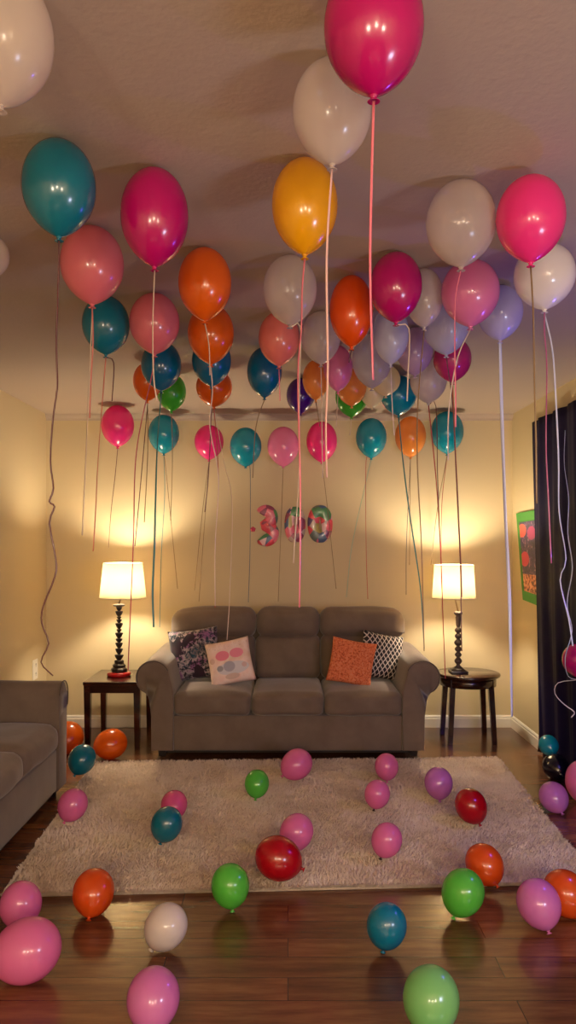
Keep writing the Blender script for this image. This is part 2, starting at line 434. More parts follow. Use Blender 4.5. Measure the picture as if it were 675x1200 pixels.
def mat_dots():
    t=NT('pink print with round spots'); c=t.a('ShaderNodeTexCoord'); s=t.a('ShaderNodeSeparateXYZ'); t.l(c.outputs['Object'],s.inputs[0])
    n=t.noise(t.coord(),9,3); col=t.ramp(n,[(.35,lin('#F2CDBE')),(.5,lin('#F6DDD2')),(.65,lin('#E9C7B2'))])
    def spot(col,cx,cz,rx,rz,c):
        a=t.math('POWER',t.math('DIVIDE',t.math('SUBTRACT',s.outputs[0],cx),rx),2.); b=t.math('POWER',t.math('DIVIDE',t.math('SUBTRACT',s.outputs[2],cz),rz),2.)
        return t.mix(t.math('LESS_THAN',t.math('ADD',a,b),1.),col,lin(c))
    col=spot(col,0.015,-.05,.11,.045,'#D9D5D8')
    for sp in ((-.045,.045,.048,.034,'#EE8A9C'),(.055,.050,.048,.033,'#EE90A2'),(-.01,-.035,.040,.036,'#B3B0BB'),(-.075,-.04,.022,.02,'#A7A3A6'),(.0,-.105,.05,.02,'#D8BEB0'),(.095,-.04,.018,.018,'#D9BBB4'),(-.12,.02,.018,.02,'#E0BCAE')):
        col=spot(col,*sp)
    f=t.noise(t.coord(),120,2); m=t.math('MULTIPLY',t.math('GREATER_THAN',f,.66),t.math('GREATER_THAN',s.outputs[2],.08))
    col=t.mix(t.math('MULTIPLY',m,.6),col,lin('#9A7F78'))
    return t.end(t.bsdf(col,.85).outputs[0])
def mat_shagorange():
    t=NT('orange ruched fabric'); v=t.coord(); n=t.noise(v,75,4,.7)
    col=t.ramp(n,[(.35,lin('#C85028')),(.5,lin('#FF8A55')),(.7,lin('#FFB488'))])
    return t.end(t.bsdf(col,.85,t.bump(n,.9,.02)).outputs[0])
def mat_lattice():
    t=NT('black lattice print'); v=t.coord((1,1,1)); s=t.a('ShaderNodeSeparateXYZ'); t.l(v,s.inputs[0])
    f=62.
    a=t.math('ADD',t.math('MULTIPLY',s.outputs[0],f*1.35),t.math('MULTIPLY',s.outputs[2],f)); b=t.math('SUBTRACT',t.math('MULTIPLY',s.outputs[0],f*1.35),t.math('MULTIPLY',s.outputs[2],f))
    fa=t.math('ABSOLUTE',t.math('SUBTRACT',t.math('FRACT',t.math('DIVIDE',a,PI)),.5)); fb=t.math('ABSOLUTE',t.math('SUBTRACT',t.math('FRACT',t.math('DIVIDE',b,PI)),.5))
    m=t.math('LESS_THAN',t.math('MINIMUM',fa,fb),.10)
    return t.end(t.bsdf(t.mix(m,lin('#16121A'),lin('#CDBFB6')),.8).outputs[0])
def pillow(label,w,h,loc,rot,mat,shag=0,d=.11,seed=0,fr=False):
    o=obj('throw_pillow',pillow_bm(w,h,d,n=46 if shag else 22,shag=shag,seed=seed),mat,loc=loc,rot=rot)
    tag(o,label,'pillow','throw pillows on the back sofa'); 
    return o
pillow('dark floral throw pillow at the left end of the back sofa',.37,.37,(-.675,5.54,.645),(-.22,math.radians(-8),math.radians(-6)),mat_floral(),seed=1)
pillow('pale pink throw pillow with pink and grey spots, before the floral one',.315,.315,(-.405,5.38,.615),(-.30,math.radians(-11),math.radians(4)),mat_dots(),d=.09,seed=2)
pillow('bright orange shaggy throw pillow on the right seat',.315,.315,(.445,5.375,.615),(-.30,math.radians(10),math.radians(-4)),mat_shagorange(),shag=1,d=.10,seed=3)
pillow('black and white lattice throw pillow behind the orange one',.34,.33,(.68,5.555,.63),(-.22,math.radians(12),math.radians(22)),mat_lattice(),seed=4)

# ------------------------------------------------------------------ end tables
t1=empty('end_table',(-1.235,5.665,0)); tag(t1,'square dark wood end table left of the back sofa','table')
obj('tabletop',bx(-.21,.20,-.265,.27,.445,.47,bev=.006),M['dwood'],t1,smooth=False)
obj('apron',bx(-.185,.175,-.235,.24,.385,.445,bev=.003),M['dwood'],t1,smooth=False)
for x in (-.18,.17):
    for y in (-.235,.235):
        bm=nb(); a=[(-.024,-.024),(.024,-.024),(.024,.024),(-.024,.024)]
        lo=[bm.verts.new((x+p*.72,y+q*.72,0)) for p,q in a]; hi=[bm.verts.new((x+p,y+q,.446)) for p,q in a]
        bm.faces.new(lo); bm.faces.new(list(reversed(hi)))
        for i in range(4): bm.faces.new((lo[i],lo[(i+1)%4],hi[(i+1)%4],hi[i]))
        obj('leg',bm,M['dwood'],t1,smooth=False)
t2=empty('end_table',(1.325,5.665,0)); tag(t2,'round dark wood end table right of the back sofa','table')
obj('tabletop',lathe([(0,.468),(.222,.468),(.232,.474),(.235,.483),(.232,.491),(.224,.495),(0,.495)],64),M['dwood'],t2)
obj('apron',lathe([(.195,.405),(.205,.405),(.205,.468),(.195,.468),(.195,.405)],64),M['dwood'],t2)
for ang in (-112,-68+0,-22,112,60):
    pass
for ang in (222,318,138,42):
    a=math.radians(ang); bm=nb()
    q=[(-.02,-.02),(.02,-.02),(.02,.02),(-.02,.02)]
    rx,ry=math.cos(a),math.sin(a)
    lo=[bm.verts.new((rx*.215+p*.85,ry*.215+r*.85,0)) for p,r in q]; hi=[bm.verts.new((rx*.182+p,ry*.182+r,.469)) for p,r in q]
    bm.faces.new(lo); bm.faces.new(list(reversed(hi)))
    for i in range(4): bm.faces.new((lo[i],lo[(i+1)%4],hi[(i+1)%4],hi[i]))
    bmesh.ops.bevel(bm,geom=bm.edges[:],offset=.003,segments=1,affect='EDGES')
    obj('leg',bm,M['dwood'],t2,smooth=False)

# ------------------------------------------------------------------ lamps
def lamp(loc,label,col_bm,base_bm,base_mat,ztop,shade_off,zs0,zs1,r0,r1):
    L=empty('table_lamp',loc); tag(L,label,'lamp')
    obj('base',base_bm,base_mat,L)
    obj('column',col_bm,M['bronze2'] if loc[0]>0 else M['bronze'],L,smooth=loc[0]>0)
    ox=shade_off
    zb=zs0+.10
    obj('socket',join(tube([(0,0,ztop-.004),(ox*.5,0,ztop+(zb-ztop)*.35),(ox,0,zb-.03)],.006),xform(lathe([(0,-.035),(.008,-.035),(.014,-.03),(.016,0),(0,0)],12),(ox,0,zb))),M['brass'],L)
    b=obj('bulb',xform(lathe([(0,-.035),(.010,-.03),(.014,-.015),(.025,.008),(.029,.027),(.024,.046),(.013,.056),(0,.06)],16),(ox,0,zb+.035)),M['bulb'],L)
    n=48; bm=nb(); th=.0015
    prof=[(r0,zs0),(r0*.5+r1*.5,(zs0+zs1)/2),(r1,zs1),(r1-th,zs1),(r0*.5+r1*.5-th,(zs0+zs1)/2),(r0-th,zs0),(r0,zs0)]
    sh=obj('lamp_shade',xform(lathe(prof,n),(ox,0,0)),M['shade'],L)
    for z,r in ((zs0,r0),(zs1,r1)):
        ring=[(ox+r*math.cos(2*PI*i/48),r*math.sin(2*PI*i/48),z) for i in range(49)]
        obj('shade_rim',tube(ring,.003,6),M['trim'],sh)
    sp=nb()
    zr=zs1-.03; rr=r1+(r0-r1)*.03/(zs1-zs0)
    spokes=[tube([(ox,0,zr),(ox+rr*math.cos(a),rr*math.sin(a),zr)],.0016,6) for a in (0.3,2.4,4.5)]
    harp=tube([(ox-.012,0,zb-.02)]+[(ox+.045*math.cos(a),0,zb+.06+.06*math.sin(a)) for a in [math.radians(q) for q in range(200,-21,-20)]]+[(ox+.012,0,zb-.02)],.0016,6)
    sp.free()
    obj('harp',join(harp,*spokes),M['brass'],L)
    return L
# left lamp: stacked cut glass bowls on a red foot
z=.115; pr=[(0,.115)]
bms=[]
def bowl(z,r,h): return lathe([(0,z),(r*.35,z+h*.08),(r*.75,z+h*.4),(r,z+h*.8),(r*.97,z+h*.95),(r*.6,z+h),(0,z+h)],10)
zz=.11
for k,(r,h) in enumerate([(.033,.046),(.028,.046),(.028,.044),(.026,.030),(.029,.046),(.020,.026),(.028,.046),(.021,.028),(.018,.020),(.028,.044),(.022,.028)]):
    bms.append(bowl(zz,r,h)); zz+=h-.001
bms.append(lathe([(0,zz),(.016,zz),(.044,zz+.012),(.045,zz+.02),(.02,zz+.026),(0,zz+.026)],16)); zz+=.026
bms.append(lathe([(0,.1),(.009,.1),(.009,zz),(0,zz)],10))
base=join(lathe([(0,.0),(.082,.0),(.088,.006),(.088,.022),(.08,.028),(0,.028)],32))
LL=lamp((-1.245,5.66,.471),'table lamp with red foot and stacked dark stem, on the square table',join(*bms),base,M['redbase'],zz-.002,.028,.575,.828,.17,.142)
obj('pedestal',join(lathe([(0,.028),(.058,.028),(.060,.05),(.046,.062),(.05,.078),(.034,.09),(.036,.108),(.028,.115),(0,.115)],8)),M['bronze'],LL,smooth=False)
# right lamp: turned ball spindle on a square foot
pr=[(0,.04),(.03,.04),(.018,.05),(.012,.06)]
zz=.06
for r,h in ((.028,.052),(.025,.040),(.026,.042),(.030,.052),(.026,.044),(.026,.042)):
    for q in range(1,9):
        a=PI*q/8; pr.append((.011+(r-.011)*math.sin(a),zz+h*q/8))
    zz+=h
pr+=[(.010,zz),(.016,zz+.015),(.018,zz+.05),(.021,zz+.075),(.017,zz+.085),(.031,zz+.10),(.033,zz+.112),(.02,zz+.118),(0,zz+.118)]
ztop=zz+.118
sq=nb(); box(sq,-.062,.062,-.062,.062,0,.018,bev=.004); b2=lathe([(0,.018),(.072,.018),(.045,.034),(.032,.042),(0,.042)],4); xform(b2,(0,0,0),(0,0,PI/4))
RL=lamp((1.25,5.64,.496),'table lamp with turned ball stem on the round table at right',lathe(pr,24),join(sq,b2),M['bronze'],ztop-.002,-.032,.55,.79,.157,.142)

# ------------------------------------------------------------------ wall numbers
def mat_patch(name,seed):
    t=NT(name); v=t.coord(); add=t.a('ShaderNodeVectorMath',operation='ADD'); t.l(v,add.inputs[0]); add.inputs[1].default_value=(seed*3.3,seed*1.7,seed)
    vo=t.a('ShaderNodeTexVoronoi'); vo.inputs['Scale'].default_value=15; t.l(add.outputs[0],vo.inputs['Vector'])
    s=t.a('ShaderNodeSeparateColor'); t.l(vo.outputs['Color'],s.inputs[0])
    cols=['#D8304E','#F2C8CC','#8C1E50','#E86A86','#4E6A66','#B9A8A0','#3A2A6A','#E2284A','#2F8A4A','#2A5E8C','#F0A8B8','#A8A04A']
    random.Random(seed).shuffle(cols)
    col=t.ramp(s.outputs[0],[(i/len(cols),lin(c)) for i,c in enumerate(cols)],'CONSTANT')
    n=t.noise(v,80,3); col=t.mix(t.math('MULTIPLY',n,.15),col,lin('#F0D8D8'))
    return t.end(t.bsdf(col,.35,t.bump(n,.3,.004),Coat_Weight=.3).outputs[0])
def puff(outline,d,name,mat,label,x,z,holes=None):
    """puffy foil shape: outline in x,z; domed to the front"""
    bm=nb(); c=Vector((sum(p[0] for p in outline)/len(outline),0,sum(p[1] for p in outline)/len(outline)))
    rings=[]
    for k,(s,t) in enumerate([(1,0),(1,.25),(.985,.6),(.94,.85),(.82,1)]):
        rings.append([bm.verts.new((c.x+(p[0]-c.x)*s,-d*t,c.z+(p[1]-c.z)*s)) for p in outline])
    n=len(outline)
    for a,b in zip(rings,rings[1:]):
        for i in range(n): bm.faces.new((a[i],a[(i+1)%n],b[(i+1)%n],b[i]))
    f=bm.faces.new(rings[-1]); f2=bm.faces.new(list(reversed(rings[0])))
    bmesh.ops.triangulate(bm,faces=[f,f2])
    o=obj(name,bm,mat,loc=(x,BACK-.002,z)); tag(o,label,'decoration','patchwork numbers on the back wall'); return o
def digit_ring(rx,rz,hx,hz,n=48):
    """zero with a slit hole, as a puffy ring"""
    bm=nb(); prof=[(0,0),(.0,.3),(.12,.75),(.35,1),(.65,1),(.88,.75),(1,.3),(1,0)]; d=.024; rings=[]
    for i in range(n):
        a=2*PI*i/n; ox,oz=rx*math.copysign(abs(math.cos(a))**.85,math.cos(a)),rz*math.copysign(abs(math.sin(a))**.9,math.sin(a)); ix,iz=hx*math.cos(a),hz*math.sin(a)
        rings.append([bm.verts.new((ox+(ix-ox)*s,-d*t,oz+(iz-oz)*s)) for s,t in prof])
    m=len(prof)
    for i in range(n):
        a,b=rings[i],rings[(i+1)%n]
        for k in range(m): bm.faces.new((a[k],a[(k+1)%m],b[(k+1)%m],b[k]))
    return bm
def tag_num(o,l): tag(o,l,'decoration','patchwork numbers on the back wall')
# 3: thick stroke swept along two arcs
def three():
    path=[]
    for a in range(150,-95,-12): path.append((.044*math.cos(math.radians(a))-.004,.064+.050*math.sin(math.radians(a))*1.0))
    for a in range(85,-155,-12): path.append((.052*math.cos(math.radians(a))-.004,-.060+.055*math.sin(math.radians(a))))
    bm=nb(); rings=[]
    pts=[Vector((x,0,z)) for x,z in path]; n=len(pts)
    for i,p in enumerate(pts):
        t=(pts[min(i+1,n-1)]-pts[max(i-1,0)]).normalized(); u=Vector((-t.z,0,t.x)); w=.050*(.75 if i in (0,n-1) else 1)
        rings.append([bm.verts.new(p+u*(w*math.cos(q)) + Vector((0,-.024*max(0,math.sin(q)),0))) for q in [PI*k/8 for k in range(9)]])
    for a,b in zip(rings,rings[1:]):
        for k in range(8): bm.faces.new((a[k],a[k+1],b[k+1],b[k]))
        bm.faces.new((a[8],a[0],b[0],b[8]))
    bm.faces.new(rings[0]); bm.faces.new(list(reversed(rings[-1])))
    return bm
o=obj('number_decoration',three(),mat_patch('patchwork foil three',2),loc=(-.168,BACK-.002,1.585)); tag_num(o,'patchwork number 3 on the back wall, left of the two zeros')
o=obj('number_decoration',digit_ring(.083,.142,.004,.05),mat_patch('patchwork foil zero',5),loc=(.055,BACK-.002,1.592)); tag_num(o,'middle patchwork number on the wall, crossed by pale ribbons')
o=obj('number_decoration',digit_ring(.098,.148,.005,.05),mat_patch('patchwork foil last zero',9),loc=(.252,BACK-.002,1.598)); tag_num(o,'rightmost patchwork zero on the back wall, red and blue')
# tiny flower
bm=nb()
fl=[]
for k in range(5):
    a=2*PI*k/5+.3; fl.append(xform(lathe([(0,0),(.007,.001),(.009,.004),(.005,.007),(0,.008)],10),(.013*math.cos(a),0,.013*math.sin(a)),(PI/2,0,0)))
fl.append(xform(lathe([(0,0),(.006,.002),(.004,.009),(0,.010)],10),(0,0,0),(PI/2,0,0))); bm.free()
o=obj('paper_flower',join(*fl),simple('pink paper','#E85A78',.6),loc=(-.275,BACK-.001,1.555)); tag(o,'tiny pink flower stuck to the wall left of the number 3','decoration')

# ------------------------------------------------------------------ outlet on left wall
o=empty('wall_outlet',(LEFT,5.76,.50)); tag(o,'cream wall outlet on the left wall near the corner','outlet')
obj('cover_plate',bx(0,.007,-.055,.055,-.075,.075,bev=.003),M['trim'],o,smooth=False)
for z in (-.034,.034):
    s=obj('socket',bx(.006,.010,-.018,.018,z-.022,z+.022,bev=.003),M['trim'],o,smooth=False)
    obj('slot',join(bx(.0095,.0106,-.009,-.005,z-.004,z+.012),bx(.0095,.0106,.005,.009,z-.004,z+.012),bx(.0095,.0106,-.003,.003,z-.014,z-.009)),M['leg'],s,smooth=False)

# ------------------------------------------------------------------ poster on the right wall
po=empty('poster',(RIGHT,5.55,1.35)); tag(po,'green framed poster of bright baubles on the right wall beside the dark curtain','poster')
def quadbox(pts,x0,x1):
    bm=nb(); a=[bm.verts.new((x0,y,z)) for y,z in pts]; b=[bm.verts.new((x1,y,z)) for y,z in pts]
    bm.faces.new(a); bm.faces.new(list(reversed(b)))
    for i in range(4): bm.faces.new((a[i],b[i],b[(i+1)%4],a[(i+1)%4]))
    return bm
Q=[(.345,.325),(.18,-.325),(-.34,-.35),(-.20,.335)]
c=(0.0,0)
def inset(pts,k):
    cx=sum(p[0] for p in pts)/4; cz=sum(p[1] for p in pts)/4
    return [(cx+(p[0]-cx)*k,cz+(p[1]-cz)*(k+.02)) for p in pts]
obj('frame',quadbox(Q,-.014,-.001),simple('green card','#3E8A34',.6),po,smooth=False)
def mat_baubles():
    t=NT('bauble print'); v=t.coord((1,1,1)); s=t.a('ShaderNodeSeparateXYZ'); t.l(v,s.inputs[0])
    n=t.noise(v,28,4,.7); col=t.ramp(n,[(.4,lin('#16163A')),(.52,lin('#2C2E66')),(.6,lin('#7A4A6A')),(.66,lin('#B9A0B0'))])
    n3=t.noise(v,40,3,.7); low=t.ramp(n3,[(.42,lin('#3A1420')),(.5,lin('#C86A4A')),(.6,lin('#E2B08A'))])
    col=t.mix(t.math('LESS_THAN',s.outputs[2],-.13),col,low)
    def spot(col,cy,cz,ry,rz,c):
        a=t.math('POWER',t.math('DIVIDE',t.math('SUBTRACT',s.outputs[1],cy),ry),2.); b=t.math('POWER',t.math('DIVIDE',t.math('SUBTRACT',s.outputs[2],cz),rz),2.)
        return t.mix(t.math('LESS_THAN',t.math('ADD',a,b),1.),col,lin(c))
    for q in ((.19,.19,.10,.05,'#D8504A'),(-.03,.17,.09,.05,'#A8206A'),(.12,-.02,.10,.055,'#D0405A')):
        col=spot(col,*q)
    return t.end(t.bsdf(col,.35).outputs[0])
obj('picture',quadbox(inset(Q,.76),-.0165,-.0135),mat_baubles(),po,smooth=False)

# ------------------------------------------------------------------ dark curtain
def curtain():
    bm=nb(); NY,NZ=170,36; y0,y1=5.46,2.7; g=[]
    for thick in (0,1):
        gg=[]
        for j in range(NZ+1):
            row=[]; tz=j/NZ; z=.012+(2.305-.012)*tz
            for i in range(NY+1):
                t=i/NY; y=y0+(y1-y0)*t
                y+= -.17*(1-tz)**1.5*(1-t)+.10*max(0,tz-.9)*0
                f=math.sin(t*62+.9*math.sin(tz*3+t*9))*(.013+.007*(1-tz))+.006*math.sin(t*131+tz*2)
                x=RIGHT-.034+f*(.85)+( .0)
                if tz<.04: x-=.01*(1-tz/.04)
                row.append(bm.verts.new((x-(.002 if thick else 0),y,z)))
            gg.append(row)
        g.append(gg)
    for s in (0,1):
        for j in range(NZ):
            for i in range(NY):
                f=(g[s][j][i],g[s][j][i+1],g[s][j+1][i+1],g[s][j+1][i]); bm.faces.new(f if s else tuple(reversed(f)))
    for j in range(NZ):
        for i in (0,NY): bm.faces.new((g[0][j][i],g[0][j+1][i],g[1][j+1][i],g[1][j][i]))
    for i in range(NY):
        for j in (0,NZ): bm.faces.new((g[0][j][i],g[0][j][i+1],g[1][j][i+1],g[1][j][i]))
    return bm
def mat_curtain():
    t=NT('midnight satin'); v=t.coord(); n=t.noise(v,300,2)
    return t.end(t.bsdf(lin('#100930'),.7,t.bump(n,.1,.001),Sheen_Weight=0.,Specular_IOR_Level=.15).outputs[0])
cu=obj('curtain',curtain(),mat_curtain()); tag(cu,'midnight blue curtain covering the right wall','curtain')

# ------------------------------------------------------------------ balloons
def balloon_body(a,up,dn,n=40,pw=.72,e=2.2):
    prof=[(0,up)]
    for k in range(1,13):
        t=k/12*PI/2; prof.append((a*math.sin(t),up*math.cos(t)))
    for k in range(1,19):
        s=k/18; r=a*(max(0,1-s**e))**pw
        r=max(r,.05*a)
        prof.append((r,-dn*s))
    prof.append((0,-dn))
    return lathe(prof,n)
def knot_bm(a,dn):
    r=.05*a+.0016
    return lathe([(p,-dn+(q+dn)*.6+.001) for p,q in [(0,-dn+.004),(r*.8,-dn+.003),(r*1.25,-dn-.002),(r*1.1,-dn-.006),(r*.6,-dn-.008),(r*.9,-dn-.012),(r*1.9,-dn-.019),(r*1.7,-dn-.020),(r*.5,-dn-.013),(0,-dn-.012)]],14)
def ribbon_bm(pts,w,rnd):
    # Catmull-Rom through the points, flat strip slowly twisting
    P=[Vector((x,y,z)) for x,y,z in pts]; Q=[]
    P=[P[0]*2-P[1]]+P+[P[-1]*2-P[-2]]
    for i in range(1,len(P)-2):
        L=(P[i+1]-P[i]).length; m=max(3,int(L/.03))
        for k in range(m):
            t=k/m; a,b,c,d=P[i-1:i+3]
            Q.append(.5*((2*b)+(c-a)*t+(2*a-5*b+4*c-d)*t*t+(3*b-a-3*c+d)*t**3))
    Q.append(P[-2]); bm=nb(); rings=[]; ph=rnd.uniform(0,6); tw=rnd.uniform(2,5); th=.0004; s=0
    for i,p in enumerate(Q):
        if i: s+=(Q[i]-Q[i-1]).length
        t=(Q[min(i+1,len(Q)-1)]-Q[max(i-1,0)]).normalized()
        u=t.cross(Vector((0,1,0))).normalized(); v=t.cross(u).normalized()
        an=ph+ .9*math.sin(tw*s+ph); an=an*.0+.75*math.sin(tw*s+ph)
        d=u*math.cos(an)+v*math.sin(an); e=t.cross(d).normalized()
        rings.append([bm.verts.new(p+d*(w/2)*sx+e*th*sy) for sx,sy in ((-1,-1),(1,-1),(1,1),(-1,1))])
    for a,b in zip(rings,rings[1:]):
        for k in range(4): bm.faces.new((a[k],a[(k+1)%4],b[(k+1)%4],b[k]))
    bm.faces.new(rings[0]); bm.faces.new(list(reversed(rings[-1])))
    return bm
M['knot_dark']=simple('dark knot rubber','#3A1420',.4)
